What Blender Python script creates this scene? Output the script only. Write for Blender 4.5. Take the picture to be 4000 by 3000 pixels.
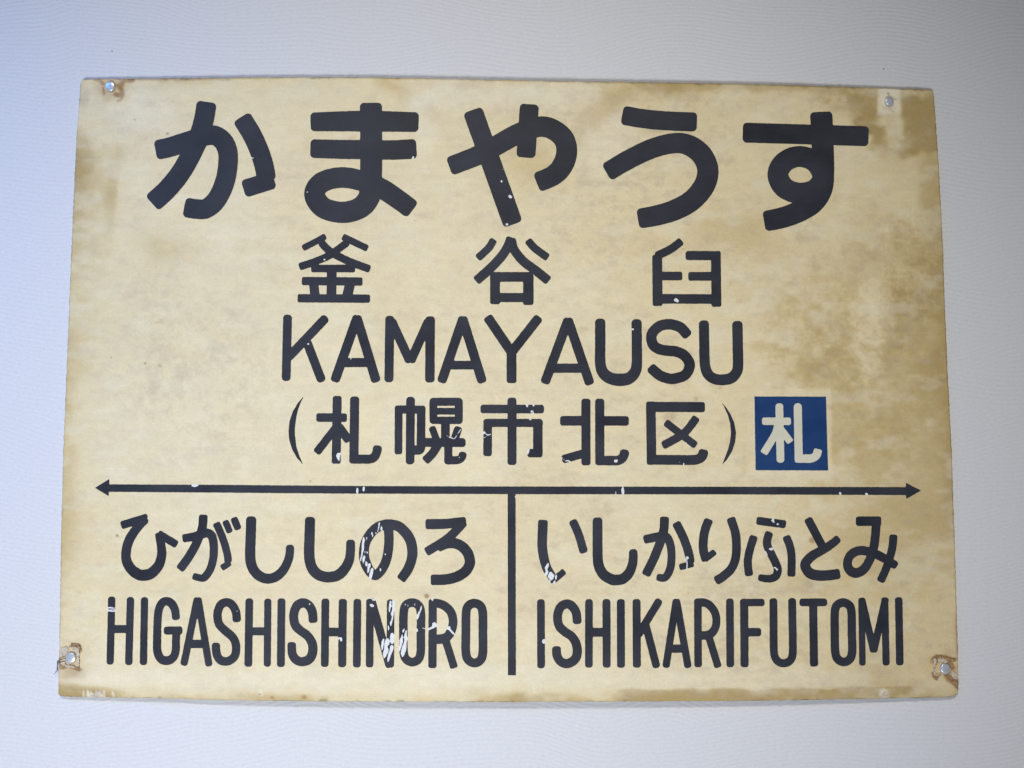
import bpy, math, random
import numpy as np
from mathutils import Matrix, Vector

# ------------------------------------------------------------------ scene
for o in list(bpy.data.objects):
    bpy.data.objects.remove(o)
scene = bpy.context.scene
COL = scene.collection
ZC = 1.75                       # height of the sign's centre above the floor
PLANE = 0.008                   # mean distance of the sign's face from the wall
FPX = 3236.0                    # focal length in photograph pixels (28 mm equivalent)

# camera: pose solved from the sign's four corners (a 0.90 x 0.63 m board)
def rot(a, b, c):
    ca, sa, cb, sb, cc, sc = math.cos(a), math.sin(a), math.cos(b), math.sin(b), math.cos(c), math.sin(c)
    Rx = np.array([[1, 0, 0], [0, ca, -sa], [0, sa, ca]])
    Ry = np.array([[cb, 0, sb], [0, 1, 0], [-sb, 0, cb]])
    Rz = np.array([[cc, -sc, 0], [sc, cc, 0], [0, 0, 1]])
    return Rz @ Ry @ Rx
_R = rot(math.radians(-4.18720593), math.radians(-0.9812428), math.radians(0.23640572))
B2W = np.array([[1, 0, 0], [0, 0, 1], [0, -1, 0]], float)    # board (right, down, into wall) -> world
CAM = np.array([-0.01431474, -PLANE - 0.84875107, ZC - 0.06386412])
RIGHT, DOWN, FWD = B2W @ _R[0], B2W @ _R[1], B2W @ _R[2]
cd = bpy.data.cameras.new('camera')
cd.sensor_width = 36.0
cd.lens = FPX / 4000.0 * 36.0
cd.clip_start, cd.clip_end = 0.01, 100
cam = bpy.data.objects.new('camera', cd)
m3 = Matrix((RIGHT, -DOWN, -FWD)).transposed()
cam.matrix_world = Matrix.Translation(Vector(CAM)) @ m3.to_4x4()
COL.objects.link(cam)
scene.camera = cam

# light: bluish daylight from a window low on the left, a warm ceiling lamp, soft room bounce
world = bpy.data.worlds.new('World')
scene.world = world
world.use_nodes = True
bg = world.node_tree.nodes['Background']
bg.inputs[0].default_value = (0.92, 0.93, 1.0, 1)
bg.inputs[1].default_value = 0.03

def area(name, loc, target, sx, sy, power, color):
    d = bpy.data.lights.new(name, 'AREA')
    d.shape = 'RECTANGLE'
    d.size, d.size_y, d.energy, d.color = sx, sy, power, color
    o = bpy.data.objects.new(name, d)
    o.location = loc
    o.rotation_euler = (Vector(target) - Vector(loc)).to_track_quat('-Z', 'Y').to_euler()
    COL.objects.link(o)
    return o
def spot(name, loc, target, cone, radius, power, color):
    d = bpy.data.lights.new(name, 'SPOT')
    d.spot_size, d.spot_blend, d.shadow_soft_size = math.radians(cone), 1.0, radius
    d.energy, d.color = power, color
    o = bpy.data.objects.new(name, d)
    o.location = loc
    o.rotation_euler = (Vector(target) - Vector(loc)).to_track_quat('-Z', 'Y').to_euler()
    COL.objects.link(o)
    return o
spot('ceiling_light', (-0.3, -1.8, ZC + 1.4), (0.0, 0, ZC - 0.7), 62, 0.16, 126, (1.0, 0.93, 0.79))
spot('window_light', (-0.35, -1.8, ZC - 1.5), (-0.25, 0, ZC - 0.05), 62, 0.35, 194, (0.84, 0.885, 0.955))
spot('side_light', (-1.3, -0.9, ZC + 0.75), (-0.55, 0, ZC - 0.25), 76, 0.30, 52, (0.02, 0.29, 1.0))

scene.view_settings.view_transform = 'Standard'
scene.view_settings.look = 'None'
scene.view_settings.exposure = 0.0
scene.view_settings.gamma = 1.0
scene.view_settings.use_curve_mapping = False
scene.render.engine = 'CYCLES'
scene.render.resolution_x, scene.render.resolution_y = 1024, 768

# ------------------------------------------------------------------ numpy noise
def _hash(ix, iy, seed):
    h = (ix.astype(np.int64) * 374761393 + iy.astype(np.int64) * 668265263 + seed * 974634777) & 0xffffffff
    h = ((h ^ (h >> 13)) * 1274126177) & 0xffffffff
    return ((h ^ (h >> 16)) & 0xffff) / 65535.0
def vnoise(x, y, seed=0):
    x, y = np.asarray(x, float), np.asarray(y, float)
    ix, iy = np.floor(x), np.floor(y)
    fx, fy = x - ix, y - iy
    fx, fy = fx * fx * (3 - 2 * fx), fy * fy * (3 - 2 * fy)
    a, b = _hash(ix, iy, seed), _hash(ix + 1, iy, seed)
    c, d = _hash(ix, iy + 1, seed), _hash(ix + 1, iy + 1, seed)
    return (a * (1 - fx) + b * fx) * (1 - fy) + (c * (1 - fx) + d * fx) * fy
def fbm(x, y, seed=0, octv=4):
    s, a, t = 0, 1.0, 0
    for i in range(octv):
        s = s + a * vnoise(x * 2 ** i, y * 2 ** i, seed + i * 17)
        t += a
        a *= 0.55
    return s / t
def sstep(a, b, x):
    t = np.clip((x - a) / (b - a), 0, 1)
    return t * t * (3 - 2 * t)

# ------------------------------------------------------------------ photo pixel -> point on the sign
def lift(x, z):
    """how far the sign's face stands off the wall: held by four bolts, bowed out between them"""
    u, v = np.clip(x / 0.45, -1.1, 1.1), np.clip((z - ZC) / 0.315, -1.1, 1.1)
    return 0.0040 + (1 - u * u) * (0.0022 + 0.0040 * np.clip(0.4 - v, 0, 1.5) / 1.4) + 0.0006 * (1 - v * v)
def to_world(px, py, off=0.0):
    px, py = np.asarray(px, float), np.asarray(py, float)
    a, b = (px - 2000) / FPX, (py - 1500) / FPX
    D = FWD[None, :] + a.reshape(-1, 1) * RIGHT[None, :] + b.reshape(-1, 1) * DOWN[None, :]
    y = np.full(D.shape[0], -PLANE)
    for _ in range(4):
        t = (y - CAM[1]) / D[:, 1]
        P = CAM[None, :] + t[:, None] * D
        y = -(lift(P[:, 0], P[:, 2]) + off)
    t = (y - CAM[1]) / D[:, 1]
    return CAM[None, :] + t[:, None] * D
MMPX = 0.000263                 # one photograph pixel on the sign, in metres

# ------------------------------------------------------------------ materials
def mat(name):
    m = bpy.data.materials.new(name)
    m.use_nodes = True
    nt = m.node_tree
    return m, nt, nt.nodes['Principled BSDF']
def N(nt, typ, **kw):
    n = nt.nodes.new(typ)
    for k, v in kw.items():
        setattr(n, k, v)
    return n
def noise(nt, vec, scale, detail=3, rough=0.55):
    n = N(nt, 'ShaderNodeTexNoise')
    n.inputs['Scale'].default_value = scale
    n.inputs['Detail'].default_value = detail
    n.inputs['Roughness'].default_value = rough
    nt.links.new(vec, n.inputs['Vector'])
    return n.outputs['Fac']
def mathn(nt, op, a, b=None):
    n = N(nt, 'ShaderNodeMath', operation=op)
    for i, v in enumerate((a, b)):
        if v is None:
            continue
        if isinstance(v, (int, float)):
            n.inputs[i].default_value = v
        else:
            nt.links.new(v, n.inputs[i])
    return n.outputs[0]
def mapping(nt, scale=(1, 1, 1)):
    g = N(nt, 'ShaderNodeNewGeometry')
    mp = N(nt, 'ShaderNodeMapping')
    mp.inputs['Scale'].default_value = scale
    nt.links.new(g.outputs['Position'], mp.inputs['Vector'])
    return mp.outputs[0]
def ramp(nt, fac, c0, c1, p0=0.0, p1=1.0):
    r = N(nt, 'ShaderNodeValToRGB')
    r.color_ramp.elements[0].position, r.color_ramp.elements[1].position = p0, p1
    r.color_ramp.elements[0].color, r.color_ramp.elements[1].color = (*c0, 1), (*c1, 1)
    nt.links.new(fac, r.inputs[0])
    return r.outputs[0]
def bump(nt, height, strength, dist):
    b = N(nt, 'ShaderNodeBump')
    b.inputs['Strength'].default_value = strength
    b.inputs['Distance'].default_value = dist
    nt.links.new(height, b.inputs['Height'])
    return b.outputs[0]

def make_wall_mat():
    m, nt, bs = mat('wallpaper')
    p = mapping(nt)
    sep = N(nt, 'ShaderNodeSeparateXYZ')
    nt.links.new(p, sep.inputs[0])
    # embossed ripples: roughly level lines, bent into overlapping fans
    warp = noise(nt, mapping(nt, (4.5, 1, 1.6)), 1.0, 0.0, 0.4)
    warp2 = noise(nt, mapping(nt, (6.0, 1, 2.0)), 1.3, 0.0, 0.4)
    z = mathn(nt, 'MULTIPLY', sep.outputs['Z'], 1 / 0.0046)
    wave_a = mathn(nt, 'SINE', mathn(nt, 'MULTIPLY', mathn(nt, 'ADD', z, mathn(nt, 'MULTIPLY', warp, 20.0)), 2 * math.pi))
    wave_b = mathn(nt, 'SINE', mathn(nt, 'MULTIPLY', mathn(nt, 'SUBTRACT', z, mathn(nt, 'MULTIPLY', warp2, 17.0)), 2 * math.pi))
    # one set of ripples gives way to the next in overlapping fans
    fan = noise(nt, mapping(nt, (6.5, 1, 15)), 1.0, 0.0, 0.5)
    rmp = N(nt, 'ShaderNodeMapRange')
    rmp.inputs['From Min'].default_value, rmp.inputs['From Max'].default_value = 0.44, 0.56
    nt.links.new(fan, rmp.inputs['Value'])
    mixw = N(nt, 'ShaderNodeMix')
    nt.links.new(rmp.outputs[0], mixw.inputs[0])
    nt.links.new(wave_a, mixw.inputs[2])
    nt.links.new(wave_b, mixw.inputs[3])
    wave = mixw.outputs[0]
    fib = noise(nt, mapping(nt, (260, 1, 560)), 1.0, 3, 0.65)       # short fibres along the ripples
    grain = noise(nt, mapping(nt, (820, 1, 820)), 1.0, 2, 0.6)
    h = mathn(nt, 'ADD', mathn(nt, 'MULTIPLY', wave, 0.23),
              mathn(nt, 'ADD', mathn(nt, 'MULTIPLY', fib, 1.0), mathn(nt, 'MULTIPLY', grain, 0.9)))
    nt.links.new(bump(nt, h, 0.5, 0.0006), bs.inputs['Normal'])
    c = ramp(nt, mathn(nt, 'ADD', mathn(nt, 'MULTIPLY', wave, 0.035), mathn(nt, 'ADD', mathn(nt, 'MULTIPLY', fib, 0.5), mathn(nt, 'MULTIPLY', grain, 0.5))),
             (0.570, 0.570, 0.588), (0.745, 0.745, 0.762), 0.25, 0.8)
    nt.links.new(c, bs.inputs['Base Color'])
    bs.inputs['Roughness'].default_value = 0.62
    bs.inputs['Specular IOR Level'].default_value = 0.35
    return m

def make_board_mat():
    m, nt, bs = mat('weathered_cream_board')
    at = N(nt, 'ShaderNodeAttribute', attribute_name='weather')
    streak = noise(nt, mapping(nt, (14, 1, 95)), 1.0, 5, 0.62)      # fibres running across the sheet
    patch = noise(nt, mapping(nt, (7, 1, 9)), 1.0, 2, 0.5)
    streak = mathn(nt, 'MULTIPLY', streak, mathn(nt, 'ADD', mathn(nt, 'MULTIPLY', patch, 0.9), 0.55))
    fine = noise(nt, mapping(nt, (420, 1, 520)), 1.0, 3, 0.65)
    f = mathn(nt, 'ADD', mathn(nt, 'MULTIPLY', streak, 0.14), mathn(nt, 'MULTIPLY', fine, 0.32))
    f = mathn(nt, 'ADD', f, 0.78)
    mx = N(nt, 'ShaderNodeVectorMath', operation='SCALE')
    nt.links.new(at.outputs['Color'], mx.inputs[0])
    nt.links.new(f, mx.inputs['Scale'])
    nt.links.new(mx.outputs[0], bs.inputs['Base Color'])
    nt.links.new(bump(nt, mathn(nt, 'ADD', streak, fine), 0.12, 0.0004), bs.inputs['Normal'])
    bs.inputs['Roughness'].default_value = 0.6
    bs.inputs['Specular IOR Level'].default_value = 0.18
    return m

def make_paint_mat(name, dark, light, rough=0.42, cl=22):
    m, nt, bs = mat(name)
    a = noise(nt, mapping(nt, (cl, 1, cl * 1.4)), 1.0, 4, 0.6)
    b = noise(nt, mapping(nt, (600, 1, 600)), 1.0, 2, 0.6)
    f = mathn(nt, 'ADD', mathn(nt, 'MULTIPLY', a, 0.75), mathn(nt, 'MULTIPLY', b, 0.25))
    nt.links.new(ramp(nt, f, dark, light, 0.3, 0.75), bs.inputs['Base Color'])
    nt.links.new(mathn(nt, 'ADD', mathn(nt, 'MULTIPLY', a, 0.25), rough - 0.1), bs.inputs['Roughness'])
    nt.links.new(bump(nt, b, 0.10, 0.0003), bs.inputs['Normal'])
    bs.inputs['Specular IOR Level'].default_value = 0.22
    return m
M_WALL = make_wall_mat()
M_BOARD = make_board_mat()
M_INK = make_paint_mat('dark_navy_paint', (0.012, 0.014, 0.021), (0.044, 0.047, 0.060), 0.55, 15)
M_BLUE = make_paint_mat('blue_paint', (0.008, 0.034, 0.120), (0.022, 0.062, 0.170))
M_CREAM = make_paint_mat('cream_paint', (0.58, 0.55, 0.42), (0.68, 0.65, 0.52), 0.5)
M_CHIP = make_paint_mat('bare_white', (0.66, 0.66, 0.65), (0.80, 0.81, 0.82), 0.6, 120)
M_FIBRE = make_paint_mat('torn_fibre', (0.36, 0.27, 0.18), (0.76, 0.70, 0.60), 0.75, 260)
M_RUSTY = make_paint_mat('rusty_fibre', (0.17, 0.075, 0.022), (0.52, 0.36, 0.20), 0.8, 300)
M_THREAD = make_paint_mat('grey_thread', (0.09, 0.08, 0.09), (0.2, 0.18, 0.2), 0.8)
def make_metal():
    m, nt, bs = mat('zinc_plated_steel')
    a = noise(nt, mapping(nt, (900, 900, 900)), 1.0, 3, 0.6)
    nt.links.new(ramp(nt, a, (0.52, 0.56, 0.64), (0.80, 0.82, 0.88), 0.3, 0.7), bs.inputs['Base Color'])
    nt.links.new(bump(nt, a, 0.25, 0.0003), bs.inputs['Normal'])
    bs.inputs['Metallic'].default_value = 0.45
    bs.inputs['Roughness'].default_value = 0.34
    return m
M_METAL = make_metal()

# ------------------------------------------------------------------ mesh helpers
def link_mesh(name, verts, faces, material, parent=None, smooth=False):
    me = bpy.data.meshes.new(name)
    me.from_pydata([tuple(v) for v in verts], [], faces)
    me.materials.append(material)
    if smooth:
        me.polygons.foreach_set('use_smooth', [True] * len(me.polygons))
    o = bpy.data.objects.new(name, me)
    COL.objects.link(o)
    if parent is not None:
        o.parent = parent
    return o

def sdf_mesh(f, x0, y0, step, top, skirt):
    """filled marching squares of f < 0 (f[iy, ix]) laid on the sign, with a rim down to it"""
    ny, nx = f.shape
    ins = f < 0
    if not ins.any():
        return None
    node = -np.ones((ny, nx), int)
    ys, xs = np.nonzero(ins)
    node[ys, xs] = np.arange(len(xs))
    px = list(x0 + xs * step)
    py = list(y0 + ys * step)
    cnt = ins[:-1, :-1].astype(int) + ins[:-1, 1:] + ins[1:, 1:] + ins[1:, :-1]
    faces = []
    fy, fx = np.nonzero(cnt == 4)
    for j, i in zip(fy, fx):
        faces.append((node[j, i], node[j + 1, i], node[j + 1, i + 1], node[j, i + 1]))
    ev, rim = {}, []
    def edge(a, b):
        k = (a, b) if a < b else (b, a)
        if k not in ev:
            (ja, ia), (jb, ib) = k
            t = f[ja, ia] / (f[ja, ia] - f[jb, ib])
            t = min(max(t, 0.02), 0.98)
            ev[k] = len(px)
            px.append(x0 + (ia + (ib - ia) * t) * step)
            py.append(y0 + (ja + (jb - ja) * t) * step)
        return ev[k]
    by, bx = np.nonzero((cnt > 0) & (cnt < 4))
    for j, i in zip(by, bx):
        cs = [(j, i), (j + 1, i), (j + 1, i + 1), (j, i + 1)]
        poly = []
        for k in range(4):
            a, b = cs[k], cs[(k + 1) % 4]
            if ins[a]:
                poly.append((node[a], 0))
            if ins[a] != ins[b]:
                poly.append((edge(a, b), 1))
        ids = [p[0] for p in poly]
        if len(ids) >= 3:
            faces.append(tuple(int(q) for q in ids))
        n = len(poly)
        for k in range(n):
            if poly[k][1] and poly[(k + 1) % n][1]:
                rim.append((poly[k][0], poly[(k + 1) % n][0]))
    P = to_world(px, py, top)
    used = sorted({v for e in rim for v in e})
    low = {v: len(P) + q for q, v in enumerate(used)}
    if used:
        P = np.vstack([P, to_world(np.array(px)[used], np.array(py)[used], skirt)])
    for a, b in rim:
        faces.append((b, a, low[a], low[b]))
    return P, [tuple(int(q) for q in fc) for fc in faces]

# ------------------------------------------------------------------ lettering: strokes -> distance field
def crom(pts, n=9, closed=False):
    P = [np.array(p, float) for p in pts]
    if closed:
        Q = [P[-1]] + P + [P[0], P[1]]
    else:
        Q = [2 * P[0] - P[1]] + P + [2 * P[-1] - P[-2]]
    out = []
    for i in range(len(Q) - 3):
        a, b, c, d = Q[i:i + 4]
        for k in range(n):
            t = k / n
            out.append(0.5 * ((2 * b) + (-a + c) * t + (2 * a - 5 * b + 4 * c - d) * t * t + (-a + 3 * b - 3 * c + d) * t ** 3))
    if not closed:
        out.append(P[-1])
    return np.array(out)
def seg_box(X, Y, a, b, h):
    d = b - a
    L = math.hypot(*d)
    if L < 1e-6:
        return np.full(X.shape, 1e9)
    ux, uy = d / L
    rx, ry = X - (a[0] + b[0]) / 2, Y - (a[1] + b[1]) / 2
    qx = np.abs(rx * ux + ry * uy) - L / 2
    qy = np.abs(-rx * uy + ry * ux) - h
    return np.hypot(np.maximum(qx, 0), np.maximum(qy, 0)) + np.minimum(np.maximum(qx, qy), 0)
def sd_poly(X, Y, P):
    d = np.full(X.shape, 1e18)
    s = np.ones(X.shape)
    n = len(P)
    for i in range(n):
        ax, ay = P[i]
        bx, by = P[i - 1]
        ex, ey = bx - ax, by - ay
        wx, wy = X - ax, Y - ay
        t = np.clip((wx * ex + wy * ey) / (ex * ex + ey * ey + 1e-12), 0, 1)
        d = np.minimum(d, (wx - ex * t) ** 2 + (wy - ey * t) ** 2)
        c1, c2, c3 = Y >= ay, Y < by, ex * wy > ey * wx
        s = np.where((c1 & c2 & c3) | (~c1 & ~c2 & ~c3), -s, s)
    return s * np.sqrt(d)
class Shape:
    """one stroke or outline, in photograph pixels"""
    def __init__(self, kind, pts, w=0, r=0):
        self.k, self.r = kind, r
        if kind in 'LCO':
            q = crom(pts, closed=(kind == 'O')) if kind in 'CO' else np.array(pts, float)
            if kind == 'O':
                q = np.vstack([q, q[:1]])
            ws = np.interp(np.linspace(0, 1, len(q)), np.linspace(0, 1, len(w)), w) if isinstance(w, (list, tuple)) else np.full(len(q), float(w))
            self.r = r = min(r, ws.min() / 2 - 0.5)
            q = q.copy()
            if kind != 'O':                     # pull the flat ends in; rounding puts them back
                for side in (0, 1):
                    if side:
                        q, ws = q[::-1], ws[::-1]
                    left = r
                    while len(q) > 2 and math.hypot(*(q[1] - q[0])) <= left:
                        left -= math.hypot(*(q[1] - q[0]))
                        q, ws = q[1:].copy(), ws[1:]
                    d = q[1] - q[0]
                    L = math.hypot(*d)
                    q[0] = q[0] + d / L * min(left, L * 0.9)
                    if side:
                        q, ws = q[::-1], ws[::-1]
            self.q, self.h = q, ws / 2 - r
            run = np.concatenate([[0], np.cumsum(np.hypot(*np.diff(q, axis=0).T))])
            self.ok = (run > self.h) & (run[-1] - run > self.h)
            m = ws.max() / 2
        else:
            self.q = np.array(pts, float)
            m = 2
        self.bb = (self.q[:, 0].min() - m - r, self.q[:, 1].min() - m - r, self.q[:, 0].max() + m + r, self.q[:, 1].max() + m + r)
    def sdf(self, X, Y):
        if self.k == 'P':
            return sd_poly(X, Y, self.q)
        d = np.full(X.shape, 1e9)
        n = len(self.q)
        for i in range(n - 1):
            d = np.minimum(d, seg_box(X, Y, self.q[i], self.q[i + 1], (self.h[i] + self.h[i + 1]) / 2))
            if self.k == 'O' or (i > 0 and self.ok[i]):
                d = np.minimum(d, np.hypot(X - self.q[i][0], Y - self.q[i][1]) - self.h[i])
        return d - self.r
class View:
    """a window of the photograph that was measured at 2212 px across"""
    def __init__(self, x0, y0, w):
        self.x0, self.y0, self.s = x0, y0, w / 2212.0
    def p(self, pts):
        return [(self.x0 + a * self.s, self.y0 + b * self.s) for a, b in pts]
    def w(self, w):
        return [q * self.s for q in w] if isinstance(w, (list, tuple)) else w * self.s
def build(v, spec, dr=40):
    out = []
    for s in spec:
        k, pts = s[0], s[1]
        w = s[2] if len(s) > 2 else 0
        r = s[3] if len(s) > 3 else dr
        if k == 'E':                            # ellipse (cx, cy, rx, ry) with an uneven rim
            cx, cy, rx, ry = pts
            pts = []
            for i in range(14):
                a = i / 14 * 2 * math.pi
                q = 1 + 0.22 * (float(vnoise(cx * 0.37 + 3 * math.cos(a), cy * 0.37 + 3 * math.sin(a), 5)) - 0.5) * 2
                pts.append((cx + rx * q * math.cos(a), cy + ry * q * math.sin(a)))
            k = 'P'
        out.append(Shape(k, v.p(pts), v.w(w), r * v.s))
    return out

# ------------------------------------------------------------------ the setting: the papered wall
wall = link_mesh('wall', [(-2.2, 0, 0), (2.2, 0, 0), (2.2, 0, 2.9), (-2.2, 0, 2.9)], [(0, 1, 2, 3)], M_WALL)
wall['kind'] = 'structure'

# ------------------------------------------------------------------ the sign
sign = bpy.data.objects.new('station_sign', None)
sign.empty_display_size = 0.1
COL.objects.link(sign)
sign['label'] = 'weathered cream station name board with dark Japanese and Roman lettering bolted to the wall'
sign['category'] = 'sign'

TOP = [(316, 309), (500, 308), (700, 306), (1000, 302.5), (1400, 302.5), (1700, 307), (1989, 313), (2300, 319), (2700, 325), (3000, 331), (3400, 343), (3647, 351)]
BOT = [(228, 2720), (600, 2727), (962, 2736), (1323, 2740), (1971, 2742), (2700, 2739), (3000, 2737), (3316, 2731), (3678, 2724), (3743, 2720)]
LEF = [(309, 316), (354, 313), (525, 300), (760, 288), (1050, 276), (1211, 270), (1380, 263), (1570, 255), (1791, 246), (2050, 240), (2140, 238), (2456, 233), (2720, 228)]
RIG = [(351, 3647), (380, 3648), (664, 3668), (981, 3684), (1127, 3688), (1443, 3701), (1759, 3717), (2050, 3727), (2226, 3732), (2446, 3739), (2667, 3744), (2720, 3743)]
def curve(tab):
    a = np.array(tab, float)
    return lambda q: np.interp(q, a[:, 0], a[:, 1])
GX, GY = 720, 500
uu, vv = np.meshgrid(np.linspace(0, 1, GX), np.linspace(0, 1, GY))
topx, botx = 316 + (3647 - 316) * uu, 228 + (3743 - 228) * uu
ty, by_ = curve(TOP)(topx), curve(BOT)(botx)
BYP = ty + (by_ - ty) * vv
lx, rx_ = curve(LEF)(BYP), curve(RIG)(BYP)
BXP = lx + (rx_ - lx) * uu
# chewed edges and slightly rounded corners
wob = lambda q, s: (fbm(q / 9, q * 0 + s, s, 3) - 0.5) * 4.5
edge_l, edge_r, edge_t, edge_b = np.exp(-uu * GX / 2.0), np.exp(-(1 - uu) * GX / 2.0), np.exp(-vv * GY / 2.0), np.exp(-(1 - vv) * GY / 2.0)
BXP = BXP + edge_l * wob(BYP, 1) - edge_r * wob(BYP, 2)
BYP = BYP + edge_t * wob(BXP, 3) - edge_b * wob(BXP, 4)
cr = lambda du, dv: np.exp(-(du * GX / 1.5)) * np.exp(-(dv * GY / 1.5))
BXP = BXP + 5 * cr(uu, vv) - 5 * cr(1 - uu, vv) - 12 * cr(1 - uu, 1 - vv) + 4 * cr(uu, 1 - vv)
BYP = BYP + 5 * cr(uu, vv) + 5 * cr(1 - uu, vv) - 12 * cr(1 - uu, 1 - vv) - 4 * cr(uu, 1 - vv)

# ---- weathering: albedo of the sheet, from stains that have their own shapes
X, Y = BXP, BYP
n_lo = fbm(X / 420, Y / 330, 11, 4)
n_md = fbm(X / 95, Y / 80, 23, 4)
n_hi = fbm(X / 24, Y / 15, 37, 3)
n_st = fbm(X / 150, Y / 9, 41, 3)                   # fibre streaks
wx = X + (fbm(X / 60, Y / 60, 51, 4) - 0.5) * 90
wy = Y + (fbm(X / 60, Y / 60, 77, 4) - 0.5) * 90
n_f = fbm(X / 34, Y / 30, 61, 4)
def blob(cx, cy, rx, ry, soft=0.5, warp=1.0):
    a = X + (wx - X) * warp
    b = Y + (wy - Y) * warp
    d = np.sqrt(((a - cx) / rx) ** 2 + ((b - cy) / ry) ** 2)
    return 1 - sstep(1 - soft, 1 + soft, d)
def rect(x0, x1, y0, y1, s=25, warp=0.5):
    a = X + (wx - X) * warp
    b = Y + (wy - Y) * warp
    return sstep(x0 - s, x0 + s, a) * (1 - sstep(x1 - s, x1 + s, a)) * sstep(y0 - s, y0 + s, b) * (1 - sstep(y1 - s, y1 + s, b))
def line(pts, w, soft=1.0, warp=0.4):
    a = X + (wx - X) * warp
    b = Y + (wy - Y) * warp
    d = np.full(X.shape, 1e9)
    for p, q in zip(pts[:-1], pts[1:]):
        ex, ey = q[0] - p[0], q[1] - p[1]
        t = np.clip(((a - p[0]) * ex + (b - p[1]) * ey) / (ex * ex + ey * ey), 0, 1)
        d = np.minimum(d, np.hypot(a - p[0] - ex * t, b - p[1] - ey * t))
    return 1 - sstep(w * (1 - soft * 0.6), w * (1 + soft * 0.6), d)
dl, dr_, dt_, db = X - lx, rx_ - X, Y - ty, by_ - Y    # distance to each edge, in pixels

tan = 0.10 + 0.24 * sstep(1700, 3300, X) + 0.14 * sstep(3180, 3420, wx) * sstep(700, 1000, wy) + 0.42 * (n_lo - 0.45) + 0.22 * (n_md - 0.5)
tan += 0.80 * np.exp(-np.maximum(dl, 0) / 85) * sstep(430, 600, Y) * (1 - 0.5 * sstep(2000, 2400, Y)) * (0.35 + 0.9 * n_md)
tan += 0.24 * rect(250, 452, 420, 1150, 26, 0.8) * sstep(440, 700, Y) * (1 - sstep(760, 1120, Y)) * (0.5 + 0.7 * n_md)
tan += 0.26 * line([(478, 450), (462, 620), (440, 760), (430, 990)], 22, 1.5, 0.4) * sstep(440, 620, Y) * (1 - sstep(720, 1000, Y))
tan += 0.22 * blob(300, 640, 40, 130) + 0.18 * blob(690, 1000, 130, 150, 0.9)
tan += 0.36 * line([(1490, 322), (1580, 360), (1650, 420), (1690, 455)], 34, 1.3, 0.5)
tan += 0.20 * line([(1690, 455), (1710, 560)], 40, 1.5, 0.7)
tan += 0.38 * line([(2640, 335), (2480, 350), (2380, 395), (2300, 470), (2240, 560)], 38, 1.3, 0.6)
tan += 0.40 * rect(2480, 3330, 318, 356, 12, 0.35) * (0.45 + 0.9 * n_md)
tan += 0.30 * rect(620, 830, 308, 332, 8, 0.3)
tan += 0.30 * blob(2060, 640, 130, 130, 0.8) + 0.22 * blob(2500, 960, 240, 110, 0.9) + 0.25 * blob(640, 960, 90, 60, 0.9)
# top right: deep brown, with the clean square of an old washer around the bolt
tan += 0.9 * blob(3400, 420, 66, 70, 0.8, 1.2) * (0.5 + 0.6 * n_f) + 0.5 * rect(3200, 3420, 345, 395, 22, 1.2) * sstep(0.35, 0.6, n_f) + 0.3 * blob(3290, 430, 60, 40, 0.8, 1.5) * n_f * 1.5
tan += 1.15 * rect(3518, 3655, 366, 585, 24, 0.7) * (0.45 + 0.45 * n_md + 0.5 * n_f)
tan += 0.9 * line([(3395, 470), (3425, 540), (3470, 585), (3640, 560)], 36, 1.2, 0.9) * (0.4 + 1.0 * n_f)
tan += 0.42 * rect(3605, 3680, 560, 860, 34, 0.9) * (0.4 + n_md)
tan += 0.20 * blob(3560, 640, 110, 70, 0.8)
# right side
n_g = fbm(X / 13, Y / 12, 63, 3)
rb = 0.25 + 0.75 * sstep(0.32, 0.70, 0.35 * n_md + 0.40 * n_f + 0.25 * n_g)
tan += 0.52 * rect(3478, 3720, 850, 1240, 34, 0.7) * rb
tan += 0.50 * np.exp(-np.maximum(dr_, 0) / 60) * sstep(560, 760, Y) * (1 - sstep(1950, 2300, Y))
tan += 0.30 * blob(3180, 1290, 220, 170, 1.0, 2.0) * rb + 0.30 * blob(3280, 1450, 380, 320, 1.0, 2.0) * rb
tan += 0.36 * blob(3450, 1620, 380, 500, 0.8, 2.0) * (0.55 + 0.45 * rb) + 0.25 * blob(2900, 880, 150, 110, 0.8)
tan += 0.20 * blob(3400, 2130, 300, 170, 0.9) + 0.25 * blob(3160, 2280, 90, 40, 0.9)
tan += 0.20 * rect(3490, 3540, 1250, 1370, 10, 0.5)
# bottom rim
tan += 1.25 * (1 - sstep(34, 52, db + (n_md - 0.5) * 34)) * sstep(2330, 2500, wx) * (1 - sstep(3540, 3600, wx)) * (0.55 + 0.6 * n_md)
tan += 0.45 * (1 - sstep(16, 56, db + (n_md - 0.5) * 30)) * sstep(1830, 1980, wx) * (1 - sstep(2130, 2350, wx))
tan += 0.50 * (1 - sstep(14, 46, db + (n_md - 0.5) * 20)) * sstep(860, 960, wx) * (1 - sstep(1250, 1300, wx)) * n_md * 1.7
tan += 0.95 * (1 - sstep(30, 66, db + (n_md - 0.5) * 20 + (X - 240) * 0.06)) * (1 - sstep(400, 560, wx))
tan += 0.56 * np.exp(-np.maximum(db, 0) / 30) * (0.55 + 0.7 * n_md) + 0.22 * np.exp(-np.maximum(dt_, 0) / 30) * (0.2 + 1.2 * n_md)
tan += 0.55 * line([(2035, 2650), (2010, 2735)], 26, 1.4, 0.7) * 0.5
tan += 0.40 * (1 - sstep(0, 12, dt_ + (n_hi - 0.5) * 10)) * sstep(450, 600, X)
tan += 0.10 * (n_st - 0.5)
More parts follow.
